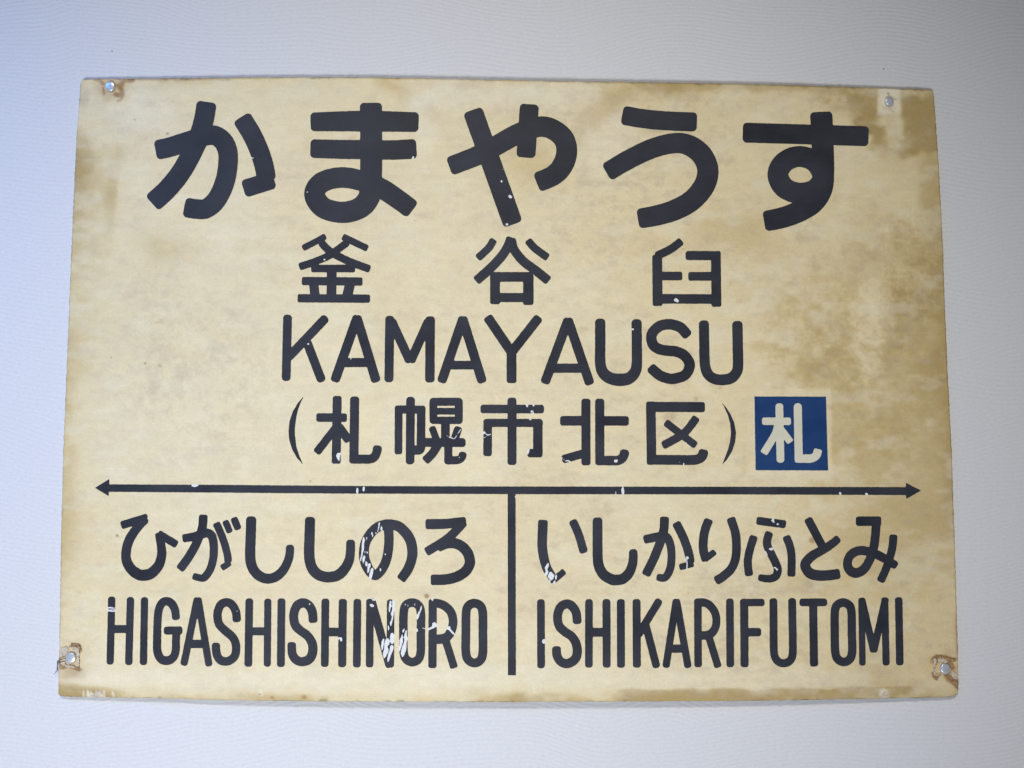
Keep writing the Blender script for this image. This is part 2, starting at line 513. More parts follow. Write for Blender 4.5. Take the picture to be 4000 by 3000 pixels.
# scratched-off crosshatch on the right-hand stain
hatch = np.maximum(fbm(X / 6, Y / 70, 5, 2), fbm(X / 70, Y / 6, 6, 2))
tan -= 0.16 * sstep(0.60, 0.85, hatch) * rect(3440, 3690, 820, 1330, 30)
tan -= 0.50 * blob(3385, 1270, 62, 170, 0.6, 1.3) * (0.4 + n_hi) + 0.25 * blob(3400, 1500, 40, 70, 0.8)
tan = np.clip(tan, 0, 1.25)
# clean margins: round the old washer, round the blue square, round the letters' freshest paint
clean = np.clip(1.0 * rect(3428, 3516, 340, 448, 9, 0.15) + 0.6 * line([(3480, 450), (3490, 560)], 32, 1.0, 0.3)
                + 0.75 * rect(2928, 3252, 1520, 1856, 14, 0.15) * (1 - sstep(3236, 3260, X)) + 0.4 * rect(2940, 3240, 1840, 1880, 14, 0.3), 0, 1)
tan = tan * (1 - 0.85 * clean)
pale = 0.55 * rect(1580, 2330, 325, 415, 40, 0.8) + 0.5 * blob(1660, 480, 55, 110, 0.7) + 0.45 * blob(2370, 560, 120, 130, 0.8)
pale += 0.5 * blob(560, 420, 90, 90, 0.9) + 0.35 * rect(240, 3400, 2610, 2690, 30, 0.8) + 0.75 * rect(3432, 3512, 342, 446, 10, 0.2)
pale += 0.9 * rect(322, 450, 2704, 2735, 5, 0.5) * sstep(0.45, 0.6, fbm(X / 14, Y / 40, 3, 3)) + 0.9 * blob(3455, 2716, 16, 18, 0.6, 0.4)
pale += 0.8 * line([(1017, 2697), (1022, 2712)], 5, 0.8, 0.1)
grey = 0.55 * blob(760, 1480, 330, 420, 0.7) * sstep(0.44, 0.66, 0.6 * fbm(X / 50, Y / 44, 91, 4) + 0.4 * fbm(X / 13, Y / 12, 93, 3)) + 0.35 * sstep(0.55, 0.75, fbm(X / 60, Y / 34, 95, 4)) * sstep(0.45, 0.6, n_lo)
grey += 0.9 * blob(331, 384, 17, 33, 0.5, 0.3) + 0.3 * blob(3540, 1880, 80, 60)
# rust round the bolts
rust = 0.75 * line([(470, 352), (474, 372), (448, 372)], 9, 1.0, 0.25) + 0.75 * line([(462, 340), (480, 314), (520, 311)], 9, 1.0, 0.3)
rust += 0.55 * line([(404, 330), (390, 312), (370, 309)], 7, 1.0, 0.3) + 0.6 * line([(405, 368), (402, 345)], 5, 1.0, 0.2) + 0.5 * line([(474, 385), (455, 396)], 5, 1.0, 0.3)
rust += 0.30 * blob(420, 350, 40, 40, 0.8, 0.5) + 0.45 * rect(500, 900, 304, 313, 5, 0.2)
rust += 0.9 * line([(282, 2517), (310, 2522), (313, 2542)], 5, 1.0, 0.15) + 0.8 * line([(232, 2598), (252, 2606)], 11, 1.0, 0.3) + 0.8 * line([(288, 2606), (310, 2612)], 9, 1.0, 0.3)
rust += 0.45 * blob(285, 2630, 36, 26, 0.8, 0.5) + 0.5 * blob(300, 2548, 10, 16) + 0.5 * line([(245, 2543), (254, 2553)], 5, 1.0, 0.3)
rust += 0.9 * line([(3650, 2570), (3660, 2560), (3690, 2567)], 7, 1.0, 0.3) + 0.8 * line([(3646, 2634), (3654, 2652)], 6, 1.0, 0.3) + 0.7 * line([(3656, 2644), (3670, 2638)], 5)
rust += 1.0 * line([(3704, 2650), (3728, 2668), (3740, 2674)], 13, 1.0, 0.35) + 0.8 * blob(3735, 2672, 14, 22, 0.7, 0.4) + 0.9 * line([(3702, 2572), (3728, 2580)], 8, 1.0, 0.3)
rust += 0.75 * line([(3705, 2585), (3722, 2612)], 9, 1.0, 0.3) + 0.55 * blob(3665, 2580, 16, 14) + 0.8 * np.exp(-np.maximum(dr_, 0) / 7) * rect(3500, 3800, 2380, 2560, 40)
rust += 0.8 * blob(3470, 366, 4, 6, 0.4, 0.0) + 0.35 * line([(3478, 428), (3492, 438)], 3, 1, 0) + 0.45 * line([(3488, 384), (3500, 387)], 4, 1, 0) + 0.3 * blob(3471, 418, 22, 10, 0.8, 0)
for (sx, sy, sr, k) in ((527, 470, 4, .6), (675, 399, 3, .5), (654, 522, 6, .7), (569, 1419, 5, .9), (626, 1428, 6, .5), (436, 1396, 3, .8), (456, 2092, 6, 1.0), (1670, 2327, 10, .9),
                        (1211, 1881, 4, .9), (2812, 1516, 8, .35), (3172, 2110, 12, .75), (3160, 2284, 22, .25), (2718, 1560, 10, .4), (2612, 1632, 22, .3), (1065, 2724, 6, .7), (1187, 2722, 9, .6), (1018, 2710, 4, .8),
                        (2668, 974, 4, .6), (1820, 446, 3, .6), (1619, 862, 3, .6), (3340, 510, 10, .5), (3390, 520, 12, .4), (1372, 2080, 4, .3), (2110, 1986, 5, .2)):
    rust += k * blob(sx, sy, sr, sr * 0.9, 0.5, 0.12)
rust = np.clip(rust, 0, 1)
n_e = fbm(X / 55, Y / 55, 71, 3)
dirt = 0.75 * (1 - sstep(0, 6, np.minimum(dt_, db) + (n_hi - 0.40) * 18)) * sstep(0.35, 0.6, n_e) + 0.4 * (1 - sstep(0, 6, np.minimum(dl, dr_) + (n_hi - 0.45) * 12)) * sstep(0.35, 0.6, n_e)
dirt = np.clip(dirt, 0, 1)
def mixc(c, col, f):
    f = np.clip(f, 0, 1)[..., None]
    return c * (1 - f) + np.array(col) * f
C = np.empty(X.shape + (3,))
C[:] = (0.730, 0.632, 0.420)
C = mixc(C, (0.635, 0.50, 0.25), np.clip(tan * 1.0, 0, 0.8))
C = mixc(C, (0.36, 0.245, 0.085), np.clip((tan - 0.42) * 0.92, 0, 0.9))
mott = sstep(0.46, 0.72, 0.45 * fbm(X / 60, Y / 30, 83, 5) + 0.25 * fbm(X / 12, Y / 9, 85, 2) + 0.30 * n_f) * (0.35 + 0.65 * sstep(1500, 2600, X)) * sstep(0.3, 0.6, n_lo + 0.1)
C = mixc(C, (0.46, 0.37, 0.265), 0.42 * mott)
C = mixc(C, (0.74, 0.68, 0.50), 0.35 * sstep(0.50, 0.75, fbm(X / 110, Y / 60, 87, 5)))
C = mixc(C, (0.79, 0.735, 0.59), pale * 0.8)
C = mixc(C, (0.49, 0.395, 0.285), grey * 0.52)
halo = np.clip(0.75 * blob(440, 335, 62, 48, 0.9, 0.9) + 0.8 * blob(280, 2585, 60, 66, 0.9, 0.8) + 0.85 * blob(3690, 2612, 66, 70, 0.9, 0.8) + 0.5 * blob(3732, 2660, 30, 60, 0.9, 0.6), 0, 1) * (0.3 + 0.9 * n_f)
C = mixc(C, (0.50, 0.30, 0.10), halo * 0.62)
C = mixc(C, (0.24, 0.105, 0.025), rust * 0.8)
C = mixc(C, (0.16, 0.125, 0.085), dirt * 0.75)
C *= (1 + 0.10 * (n_hi - 0.5) + 0.05 * (n_st - 0.5) + 0.10 * (n_md - 0.5))[..., None]
C = np.clip(C, 0.01, 0.95)

# ---- board mesh: face grid, rim, back
relief = (0.9 * rect(236, 312, 2522, 2604, 4, 0.2) * (fbm(X / 12, Y / 12, 8, 3) - 0.45) + 0.9 * blob(3690, 2611, 46, 46, 0.4, 0.3) * (fbm(X / 12, Y / 12, 9, 3) - 0.45)) * 0.0022
W = to_world(X.ravel(), Y.ravel(), 0.0)
W[:, 1] -= relief.ravel()
nv = GX * GY
idx = np.arange(nv).reshape(GY, GX)
q = np.stack([idx[:-1, :-1], idx[1:, :-1], idx[1:, 1:], idx[:-1, 1:]], -1).reshape(-1, 4)
ring = np.concatenate([idx[0, :], idx[1:, -1], idx[-1, -2::-1], idx[-2:0:-1, 0]])
back = W[ring].copy()
back[:, 1] += 0.0030
nr = len(ring)
bidx = nv + np.arange(nr)
side = np.stack([ring, np.roll(ring, -1), np.roll(bidx, -1), bidx], -1)
allv = np.vstack([W, back])
me = bpy.data.meshes.new('board')
polys = np.vstack([q, side])
me.vertices.add(len(allv))
me.vertices.foreach_set('co', allv.ravel())
me.loops.add(polys.size)
me.loops.foreach_set('vertex_index', polys.ravel().astype(np.int32))
me.polygons.add(len(polys))
me.polygons.foreach_set('loop_start', (np.arange(len(polys)) * 4).astype(np.int32))
me.polygons.foreach_set('use_smooth', np.concatenate([np.ones(len(q), bool), np.zeros(len(side), bool)]))
me.update(calc_edges=True)
ca = me.attributes.new('weather', 'FLOAT_COLOR', 'POINT')
cols = np.vstack([C.reshape(-1, 3), C.reshape(-1, 3)[ring] * 0.7])
ca.data.foreach_set('color', np.hstack([cols, np.ones((len(cols), 1))]).ravel())
me.materials.append(M_BOARD)
board = bpy.data.objects.new('board', me)
COL.objects.link(board)
board.parent = sign

# ------------------------------------------------------------------ lettering data
V = {k: View(*a) for k, a in dict(
    a1=(500, 350, 800), a2=(1100, 350, 800), a3=(1700, 350, 800), a4=(2300, 350, 800), a5=(2800, 350, 800),
    b1=(1100, 880, 440), b2=(1800, 880, 440), b3=(2480, 900, 440),
    c4=(1080, 1180, 600), c5=(1640, 1180, 600), c6=(2200, 1180, 600), c7=(2500, 1180, 600),
    d1=(1100, 1510, 440), d2=(1500, 1510, 440), d3=(1820, 1510, 440), d4=(2120, 1510, 440), d5=(2480, 1510, 440), d6=(2860, 1520, 440),
    e1=(440, 1970, 520), e2=(900, 1970, 520), e3=(1360, 1970, 520), e4=(2060, 1970, 520), e5=(2480, 1970, 520), e6=(2860, 1970, 520), e7=(3080, 1970, 520),
    f1=(400, 2290, 520), f2=(860, 2290, 520), f3=(1300, 2290, 520), f4=(1500, 2290, 520), f5=(2060, 2290, 520), f6=(2500, 2290, 520), f7=(2940, 2290, 520), f8=(3100, 2290, 520),
    g1=(340, 1840, 520), g2=(3200, 1840, 520), g3=(1340, 1860, 720), g4=(2060, 1860, 720), px=(0, 0, 2212)).items()}
# each entry: part name, view, corner radius, strokes, holes, chips
# strokes: L straight, C curved, O closed loop (points, width, radius), P outline, E ellipse
G = []
def g(name, view, r, strokes, holes=(), chips=()):
    G.append((name, view, r, strokes, holes, chips))
KC, LT = 'painted_character', 'painted_letter'
# --- big hiragana line
g(KC, 'a1', 45, [('C', [(296, 655), (450, 622), (660, 555), (880, 493), (990, 522), (1062, 620), (1082, 760), (1050, 980), (965, 1175), (850, 1282), (740, 1290), (608, 1268)], 212),
                 ('C', [(852, 133), (818, 330), (755, 540), (668, 725), (560, 910), (420, 1080), (258, 1228)], 216),
                 ('C', [(1222, 296), (1335, 480), (1425, 680), (1478, 860), (1492, 985)], 208), ('L', [(1578, 972), (1246, 1075)], 192)], (), [('E', (1345, 738, 14, 6))])
g(KC, 'a2', 45, [('C', [(312, 350), (600, 343), (900, 341), (1200, 345), (1480, 352)], [200, 226, 212]), ('C', [(310, 636), (600, 645), (900, 648), (1200, 652), (1457, 638)], [200, 208, 212]),
                 ('C', [(964, 143), (967, 500), (967, 800), (962, 1060), (930, 1190), (830, 1285), (650, 1326), (450, 1275), (356, 1135), (430, 1005), (640, 949), (860, 985), (1080, 1068), (1250, 1180), (1414, 1300)], [240, 236, 226, 222, 208])],
  (), [('E', (275, 1105, 11, 7)), ('P', [(1410, 720), (1432, 718), (1425, 750), (1408, 745)])])
g(KC, 'a3', 45, [('L', [(402, 220), (842, 1456)], 214), ('C', [(150, 832), (450, 715), (660, 605), (890, 478), (1110, 403), (1260, 425), (1388, 530), (1420, 680), (1370, 830), (1270, 930), (1096, 1006)], [204, 218, 222, 228, 214]),
                 ('L', [(1018, 158), (978, 734)], 206)], (), [('E', (715, 990, 11, 14)), ('P', [(785, 1150), (805, 1135), (830, 1150), (828, 1172), (808, 1176)]), ('E', (775, 1455, 14, 11)), ('E', (733, 862, 6, 6))])
g(KC, 'a4', 45, [('C', [(360, 275), (600, 315), (850, 338), (1168, 350)], 205), ('C', [(190, 896), (450, 745), (700, 630), (930, 578), (1090, 605), (1225, 712), (1286, 870), (1245, 1040), (1115, 1195), (940, 1295), (740, 1358), (530, 1396)], [206, 214, 226, 232, 226, 214])], (), [('E', (1003, 1132, 8, 8))])
g(KC, 'a5', 45, [('L', [(280, 464), (1640, 504)], 214), ('C', [(1127, 240), (1143, 600), (1150, 900), (1130, 1080), (1040, 1220), (880, 1320), (700, 1385), (510, 1424)], [242, 236, 232, 220]),
                 ('O', [(895, 722), (740, 775), (661, 905), (720, 1050), (880, 1118), (1060, 1080), (1145, 940), (1060, 780)], 226)])
# --- kanji line
g(KC, 'b1', 38, [('L', [(868, 214), (412, 455)], 124), ('L', [(1195, 222), (1692, 460)], 134), ('C', [(770, 330), (900, 470), (1080, 590), (1350, 720), (1738, 864)], 152), ('C', [(1300, 330), (1130, 455), (930, 595), (650, 715), (345, 818)], 146),
                 ('L', [(578, 848), (1444, 850)], 148), ('L', [(985, 850), (978, 1400)], 192), ('L', [(396, 1095), (1590, 1105)], 162), ('L', [(628, 1150), (658, 1400)], 185), ('L', [(1345, 1150), (1285, 1400)], 200), ('L', [(313, 1432), (1737, 1442)], 162)],
  (), [('P', [(815, 660), (855, 655), (858, 685), (828, 690), (820, 700)])])
g(KC, 'b2', 42, [('C', [(652, 276), (560, 430), (450, 540), (325, 650)], 152), ('C', [(1310, 288), (1430, 430), (1570, 540), (1712, 640)], 152), ('C', [(990, 236), (930, 400), (830, 570), (690, 735), (520, 900), (296, 1096)], 184),
                 ('C', [(985, 260), (1030, 440), (1115, 580), (1260, 735), (1480, 895), (1728, 1095)], 182), ('L', [(672, 960), (672, 1550)], 196), ('L', [(1327, 960), (1326, 1565)], 206), ('L', [(600, 1014), (1400, 1014)], 190, 10), ('L', [(672, 1419), (1325, 1419)], 178, 10)])
g(KC, 'b3', 42, [('C', [(922, 204), (700, 368), (410, 510)], 162), ('L', [(437, 480), (447, 1485)], 197), ('L', [(993, 493), (1686, 497)], 180, 55), ('L', [(1590, 408), (1602, 1500)], 195), ('L', [(437, 895), (932, 897)], 168), ('L', [(1048, 902), (1600, 902)], 170), ('L', [(450, 1343), (1600, 1348)], 188, 10)],
  (), [('P', [(762, 1370), (790, 1332), (838, 1328), (832, 1350), (874, 1382), (840, 1412), (800, 1405)])])
# --- roman line
g(LT, 'c4', 52, [('L', [(160, 181), (138, 1136)], 128), ('L', [(150, 818), (724, 213)], 130), ('L', [(430, 555), (658, 1150)], 130)], (), [('E', (456, 604, 15, 15))])
g(LT, 'c4', 50, [('L', [(1172, 195), (833, 1150)], 138), ('L', [(1148, 195), (1440, 1156)], 138), ('L', [(920, 872), (1370, 870)], 132, 10)], (), [('P', [(1066, 790), (1076, 790), (1076, 835), (1066, 830)])])
g(LT, 'c4', 50, [('L', [(1632, 198), (1618, 1154)], 131), ('L', [(2214, 206), (2208, 1158)], 137), ('L', [(1645, 250), (1930, 870)], 133), ('L', [(2200, 250), (1922, 870)], 133)])
g(LT, 'c5', 50, [('L', [(630, 211), (306, 1163)], 138), ('L', [(608, 211), (905, 1166)], 138), ('L', [(400, 908), (840, 908)], 124, 10)])
g(LT, 'c5', 40, [('L', [(968, 205), (1325, 730)], 140), ('L', [(1722, 213), (1312, 735)], 138), ('L', [(1320, 720), (1320, 1168)], 143)])
g(LT, 'c6', 50, [('L', [(80, 233), (-270, 1176)], 138), ('L', [(60, 233), (390, 1192)], 138), ('L', [(-170, 952), (290, 952)], 132, 10)])
g(LT, 'c6', 60, [('C', [(533, 238), (533, 600), (535, 880), (578, 1020), (690, 1100), (830, 1120), (950, 1095), (1035, 1005), (1060, 880), (1060, 600), (1056, 246)], [150, 152, 166, 178, 166, 150, 148])], (), [('E', (1000, 392, 17, 15))])
g(LT, 'c6', 50, [('C', [(1808, 496), (1700, 375), (1600, 332), (1515, 320), (1390, 345), (1295, 430), (1268, 520), (1300, 620), (1385, 678), (1500, 700), (1620, 712), (1740, 765), (1815, 870), (1815, 950), (1760, 1045), (1660, 1090), (1545, 1105), (1410, 1065), (1310, 990), (1245, 930)], 152)])
g(LT, 'c7', 60, [('C', [(920, 263), (925, 600), (934, 890), (975, 1030), (1060, 1100), (1180, 1120), (1310, 1095), (1390, 1010), (1412, 890), (1407, 600), (1402, 273)], [146, 150, 152, 158, 152, 152])])
# --- (Sapporo-shi Kita-ku)
g('painted_bracket', 'd1', 0, [('P', [(437, 186), (320, 320), (220, 490), (155, 680), (135, 870), (150, 1050), (205, 1230), (300, 1400), (422, 1532), (350, 1370), (290, 1180), (262, 960), (260, 820), (285, 620), (330, 430), (385, 290)])])
g(KC, 'd1', 44, [('L', [(1092, 186), (1070, 1515)], 177), ('L', [(680, 608), (1282, 612)], 168), ('L', [(1095, 770), (678, 1305)], 160), ('L', [(1110, 770), (1330, 1075)], 172), ('L', [(1435, 196), (1418, 1514)], 181, 60), ('C', [(1328, 1425), (1600, 1426), (1740, 1422), (1822, 1380), (1868, 1290), (1888, 1158)], 176, 60)],
  (), [('P', [(1068, 1360), (1085, 1310), (1120, 1298), (1155, 1305), (1147, 1390), (1132, 1458), (1105, 1442), (1085, 1400)])])
g(KC, 'd2', 55, [('L', [(522, 201), (510, 1527)], 172, 70), ('L', [(210, 450), (817, 455)], 158, 60), ('L', [(288, 373), (282, 1332)], 153, 50), ('L', [(732, 375), (724, 1240)], 168, 60), ('P', [(640, 1155), (812, 1155), (808, 1215), (790, 1275), (755, 1315), (700, 1337), (560, 1342), (520, 1170)]),
                 ('L', [(891, 478), (1548, 478)], 515, 78), ('L', [(1205, 700), (1205, 1100)], 172, 20), ('C', [(932, 785), (985, 920), (1045, 1080)], 140), ('L', [(1468, 788), (1380, 1060)], 160, 60), ('L', [(760, 1098), (1602, 1100)], 172), ('C', [(1075, 1110), (1000, 1240), (920, 1350), (798, 1468)], 172, 45),
                 ('L', [(1262, 1100), (1264, 1530)], 160, 70), ('C', [(1182, 1447), (1350, 1448), (1455, 1440), (1528, 1390), (1555, 1284)], 158, 60)],
  [('P', [(1045, 378), (1388, 378), (1388, 420), (1045, 420)]), ('P', [(1045, 550), (1388, 550), (1388, 592), (1045, 592)])],
  [('L', [(1232, 962), (1290, 996), (1385, 1030), (1440, 940), (1512, 830)], 15, 5), ('E', (1478, 1395, 8, 16))])
g(KC, 'd3', 52, [('L', [(905, 218), (905, 1540)], 178, 60), ('L', [(285, 440), (1534, 443)], 168), ('L', [(342, 713), (1510, 715)], 158, 68), ('L', [(428, 637), (425, 1367)], 170), ('L', [(1412, 640), (1412, 1392)], 188, 68), ('L', [(1208, 1308), (1505, 1310)], 164)],
  (), [('P', [(1170, 340), (1228, 340), (1220, 415), (1190, 405)]), ('P', [(1308, 340), (1352, 340), (1345, 375), (1322, 402)]), ('E', (1295, 492, 28, 22)), ('P', [(1295, 500), (1335, 495), (1335, 540), (1305, 525)]), ('P', [(1240, 620), (1290, 620), (1280, 662), (1250, 658)]),
       ('P', [(330, 905), (365, 875), (405, 935), (370, 930), (330, 945)]), ('L', [(385, 925), (430, 955), (490, 936)], 24, 8), ('L', [(340, 1012), (430, 960)], 9, 3), ('P', [(1195, 1210), (1248, 1215), (1240, 1290), (1225, 1325), (1195, 1320)])])
g(KC, 'd4', 54, [('L', [(847, 240), (850, 1547)], 180), ('L', [(340, 672), (850, 672)], 188), ('L', [(378, 1436), (850, 1298)], 166), ('L', [(1118, 240), (1122, 1547)], 182, 58), ('L', [(1120, 673), (1692, 675)], 186), ('C', [(1030, 1453), (1350, 1454), (1480, 1450), (1565, 1400), (1602, 1320), (1614, 1236)], 184, 70)],
  (), [('P', [(1402, 1440), (1440, 1435), (1472, 1440), (1462, 1490), (1410, 1486)]), ('E', (380, 1402, 12, 16)), ('E', (420, 1435, 14, 10)), ('L', [(445, 1462), (500, 1455), (560, 1492)], 22, 8)])
g(KC, 'd5', 46, [('L', [(312, 296), (328, 1535)], 190, 46), ('L', [(217, 400), (1377, 403)], 197), ('C', [(236, 1437), (700, 1440), (1120, 1442), (1240, 1425), (1322, 1365), (1356, 1238)], 192, 60), ('L', [(594, 696), (1202, 1164)], 148), ('C', [(1218, 600), (1080, 790), (960, 920), (800, 1025), (540, 1166)], 162)],
  (), [('E', (1003, 1110, 13, 12)), ('E', (960, 1522, 12, 18)), ('E', (880, 1488, 8, 7)), ('E', (1010, 1488, 9, 8))])
g('painted_bracket', 'd5', 0, [('P', [(1673, 280), (1770, 385), (1880, 540), (1955, 720), (1988, 910), (1970, 1090), (1910, 1270), (1810, 1430), (1706, 1548), (1770, 1390), (1830, 1230), (1870, 1060), (1885, 900), (1870, 720), (1825, 560), (1750, 390)])])
# --- neighbouring stations, hiragana
g(KC, 'e1', 38, [('L', [(138, 352), (584, 216)], 134, 32), ('C', [(555, 240), (400, 400), (272, 600), (222, 800), (235, 950), (310, 1080), (410, 1155), (505, 1180), (640, 1145), (760, 1020), (812, 860), (812, 740), (790, 600), (768, 470)], [140, 158, 160, 180, 188, 165, 145, 140]), ('L', [(750, 482), (1070, 676)], 130)], (), [('E', (598, 232, 20, 20))])
g(KC, 'e1', 38, [('C', [(1160, 568), (1330, 542), (1460, 505), (1570, 478), (1645, 525), (1676, 650), (1680, 800), (1665, 930), (1620, 1080), (1548, 1190), (1480, 1228), (1328, 1190)], [134, 146, 148, 140, 135, 130, 108], 30), ('C', [(1508, 173), (1488, 390), (1400, 630), (1310, 800), (1220, 940), (1108, 1088)], 146),
                 ('C', [(1716, 306), (1790, 470), (1860, 660), (1908, 850), (1918, 970)], 128), ('L', [(1955, 965), (1806, 1064)], 104, 28), ('L', [(1866, 268), (1952, 474)], 112), ('L', [(2008, 220), (2090, 422)], 122)])
g(KC, 'e2', 58, [('C', [(346, 201), (338, 500), (328, 780), (334, 940), (380, 1080), (480, 1190), (620, 1238), (760, 1200), (880, 1090), (960, 930), (987, 790), (985, 673)], [168, 172, 172, 166, 158, 144, 138])])
g(KC, 'e2', 56, [('C', [(1325, 210), (1315, 500), (1308, 780), (1320, 940), (1370, 1080), (1470, 1175), (1620, 1210), (1780, 1180), (1900, 1070), (1975, 920), (1995, 760), (1995, 590)], [168, 176, 178, 178, 176, 158, 146])])
g(KC, 'e3', 32, [('C', [(667, 340), (677, 600), (655, 830), (605, 1000), (520, 1130), (440, 1178), (345, 1090), (275, 930), (262, 780), (290, 630), (370, 490), (480, 385), (600, 342), (700, 335), (840, 370), (960, 480), (1040, 620), (1067, 780), (1050, 930), (985, 1090), (870, 1258)], [158, 156, 160, 176, 160, 164, 170, 176, 168, 160])],
  (), [('P', [(508, 305), (532, 288), (525, 340), (506, 420), (495, 468), (484, 455), (500, 380)]), ('E', (553, 402, 17, 36)), ('E', (462, 480, 10, 17)), ('E', (395, 488, 13, 26)), ('E', (405, 525, 11, 21)),
       ('P', [(248, 550), (262, 532), (280, 600), (262, 650), (266, 730), (242, 820), (225, 890), (208, 955), (198, 920), (215, 850), (225, 750), (228, 650)]), ('E', (307, 570, 7, 26)), ('P', [(248, 860), (272, 840), (287, 880), (270, 930), (250, 1012), (243, 960), (233, 920)]), ('E', (301, 990, 20, 42)),
       ('P', [(328, 1000), (355, 972), (374, 1000), (365, 1050), (345, 1120), (320, 1165), (316, 1090)]), ('P', [(378, 1062), (400, 1048), (422, 1080), (410, 1150), (390, 1222), (370, 1248), (346, 1220), (355, 1150)]), ('E', (315, 800, 11, 19)), ('E', (280, 795, 6, 16)), ('E', (285, 955, 8, 15)), ('E', (355, 945, 6, 14)), ('E', (265, 1055, 5, 15)), ('E', (615, 832, 10, 18)), ('E', (538, 1088, 13, 26))])
g(KC, 'e3', 36, [('C', [(1284, 330), (1600, 325), (1960, 288)], [168, 164, 160]), ('C', [(1930, 290), (1720, 510), (1550, 640), (1290, 798)], 148), ('C', [(1480, 715), (1620, 655), (1750, 645), (1880, 695), (1980, 800), (2022, 930), (2005, 1030), (1930, 1130), (1790, 1210), (1610, 1250), (1370, 1256)], 174)])
g(KC, 'e4', 36, [('C', [(262, 260), (250, 500), (247, 680), (268, 860), (320, 1050), (395, 1180), (462, 1288)], [162, 162, 160, 150, 140]), ('L', [(415, 1280), (620, 1108)], 108, 32), ('C', [(746, 262), (855, 510), (942, 810)], 140, 48)],
  (), [('P', [(288, 1050), (315, 1005), (355, 962), (362, 1010), (332, 1080), (352, 1120), (332, 1170), (296, 1208), (283, 1180), (305, 1120)]), ('E', (395, 1193, 50, 72)), ('E', (475, 1210, 15, 40)), ('E', (373, 1275, 10, 22)), ('P', [(423, 1300), (450, 1262), (470, 1268), (460, 1340), (420, 1340)])])
g(KC, 'e4', 56, [('C', [(1166, 220), (1166, 600), (1168, 880), (1190, 1030), (1260, 1160), (1380, 1240), (1480, 1258), (1590, 1235), (1690, 1140), (1745, 1000), (1760, 860), (1756, 746)], [163, 168, 172, 180, 172, 152, 142])])
g(KC, 'e5', 42, [('C', [(144, 590), (320, 552), (450, 530), (530, 548), (580, 640), (606, 780), (606, 950), (586, 1070), (540, 1170), (480, 1224), (360, 1210)], [142, 150, 140, 134, 136, 130, 118]), ('C', [(493, 206), (480, 430), (418, 640), (328, 870), (262, 1010), (176, 1182)], 152), ('C', [(680, 300), (790, 520), (868, 720), (912, 890), (916, 980)], 146), ('L', [(975, 985), (736, 1048)], 106, 32)],
  (), [('E', (872, 890, 26, 24)), ('E', (855, 925, 18, 22)), ('L', [(858, 935), (868, 1000), (860, 1080)], 17, 5)])
g(KC, 'e5', 40, [('C', [(1234, 246), (1165, 430), (1136, 620), (1142, 780), (1188, 945)], 150), ('L', [(1150, 925), (1336, 784)], 106, 34), ('C', [(1590, 220), (1670, 480), (1688, 720), (1665, 930), (1590, 1085), (1470, 1195), (1336, 1280)], 148)])
g(KC, 'e6', 42, [('L', [(402, 270), (896, 337)], 134), ('C', [(364, 522), (310, 700), (268, 870), (260, 1000), (284, 1192)], 137), ('C', [(622, 458), (583, 590), (588, 700), (650, 830), (720, 970), (757, 1080), (735, 1180), (660, 1230), (560, 1236), (434, 1212)], [136, 142, 138, 138, 128, 112]), ('C', [(892, 525), (960, 700), (988, 900), (982, 1203)], 136)],
  (), [('P', [(638, 270), (680, 238), (702, 245), (698, 280), (714, 314), (680, 300)]), ('E', (757, 330, 18, 17)), ('P', [(735, 410), (780, 378), (812, 412)]), ('E', (650, 745, 38, 23)), ('P', [(510, 775), (560, 778), (592, 850), (560, 860), (530, 820)]), ('P', [(676, 1045), (720, 1042), (768, 1080), (745, 1112), (715, 1070)])])
g(KC, 'e6', 44, [('L', [(1252, 230), (1505, 710)], 142), ('C', [(1778, 558), (1640, 672), (1480, 770), (1320, 865), (1222, 975), (1225, 1060), (1300, 1150), (1430, 1182), (1600, 1180), (1794, 1152)], [132, 146, 162, 172, 176, 168])])
g(KC, 'e7', 42, [('L', [(1118, 282), (1542, 280)], 156), ('C', [(1465, 215), (1450, 450), (1430, 640), (1395, 800), (1345, 930), (1260, 1070), (1130, 1142), (1020, 1095), (980, 985), (1020, 860), (1110, 790), (1220, 770), (1370, 795), (1540, 870), (1670, 945), (1802, 1030)], [150, 148, 148, 164, 146, 152, 148, 132]), ('C', [(1748, 502), (1725, 720), (1670, 930), (1610, 1100), (1522, 1290)], 136)])
# --- neighbouring stations, roman
f1 = [('L', [(155, 173), (127, 1303)], 121), ('L', [(467, 181), (436, 1311)], 123), ('L', [(150, 712), (450, 712)], 132, 10)]
g(LT, 'f1', 50, f1, (), [('L', [(75, 362), (150, 356), (215, 372)], 26, 8), ('L', [(82, 400), (150, 408), (215, 402)], 34, 8), ('E', (178, 380, 30, 24))])
g(LT, 'f1', 50, [('L', [(700, 183), (680, 1311)], 122)])
g(LT, 'f1', 46, [('C', [(1226, 560), (1205, 400), (1150, 290), (1070, 250), (990, 280), (935, 400), (915, 600), (908, 900), (915, 1090), (970, 1205), (1065, 1238), (1160, 1200), (1215, 1090), (1222, 900), (1228, 760)], [132, 140, 138, 134, 140, 146, 134, 130]), ('L', [(1018, 738), (1330, 735)], 134)])
g(LT, 'f1', 46, [('L', [(1580, 188), (1349, 1320)], 123), ('L', [(1585, 188), (1774, 1332)], 121), ('L', [(1420, 960), (1720, 960)], 138, 10)])
g(LT, 'f2', 48, [('C', [(280, 596), (258, 420), (195, 310), (107, 268), (10, 310), (-38, 420), (-42, 540), (-5, 650), (90, 745), (190, 830), (250, 930), (265, 1040), (245, 1150), (180, 1222), (90, 1252), (-5, 1222), (-55, 1140), (-70, 1040), (-70, 940)], 141)], (), [('E', (280, 418, 7, 9))])
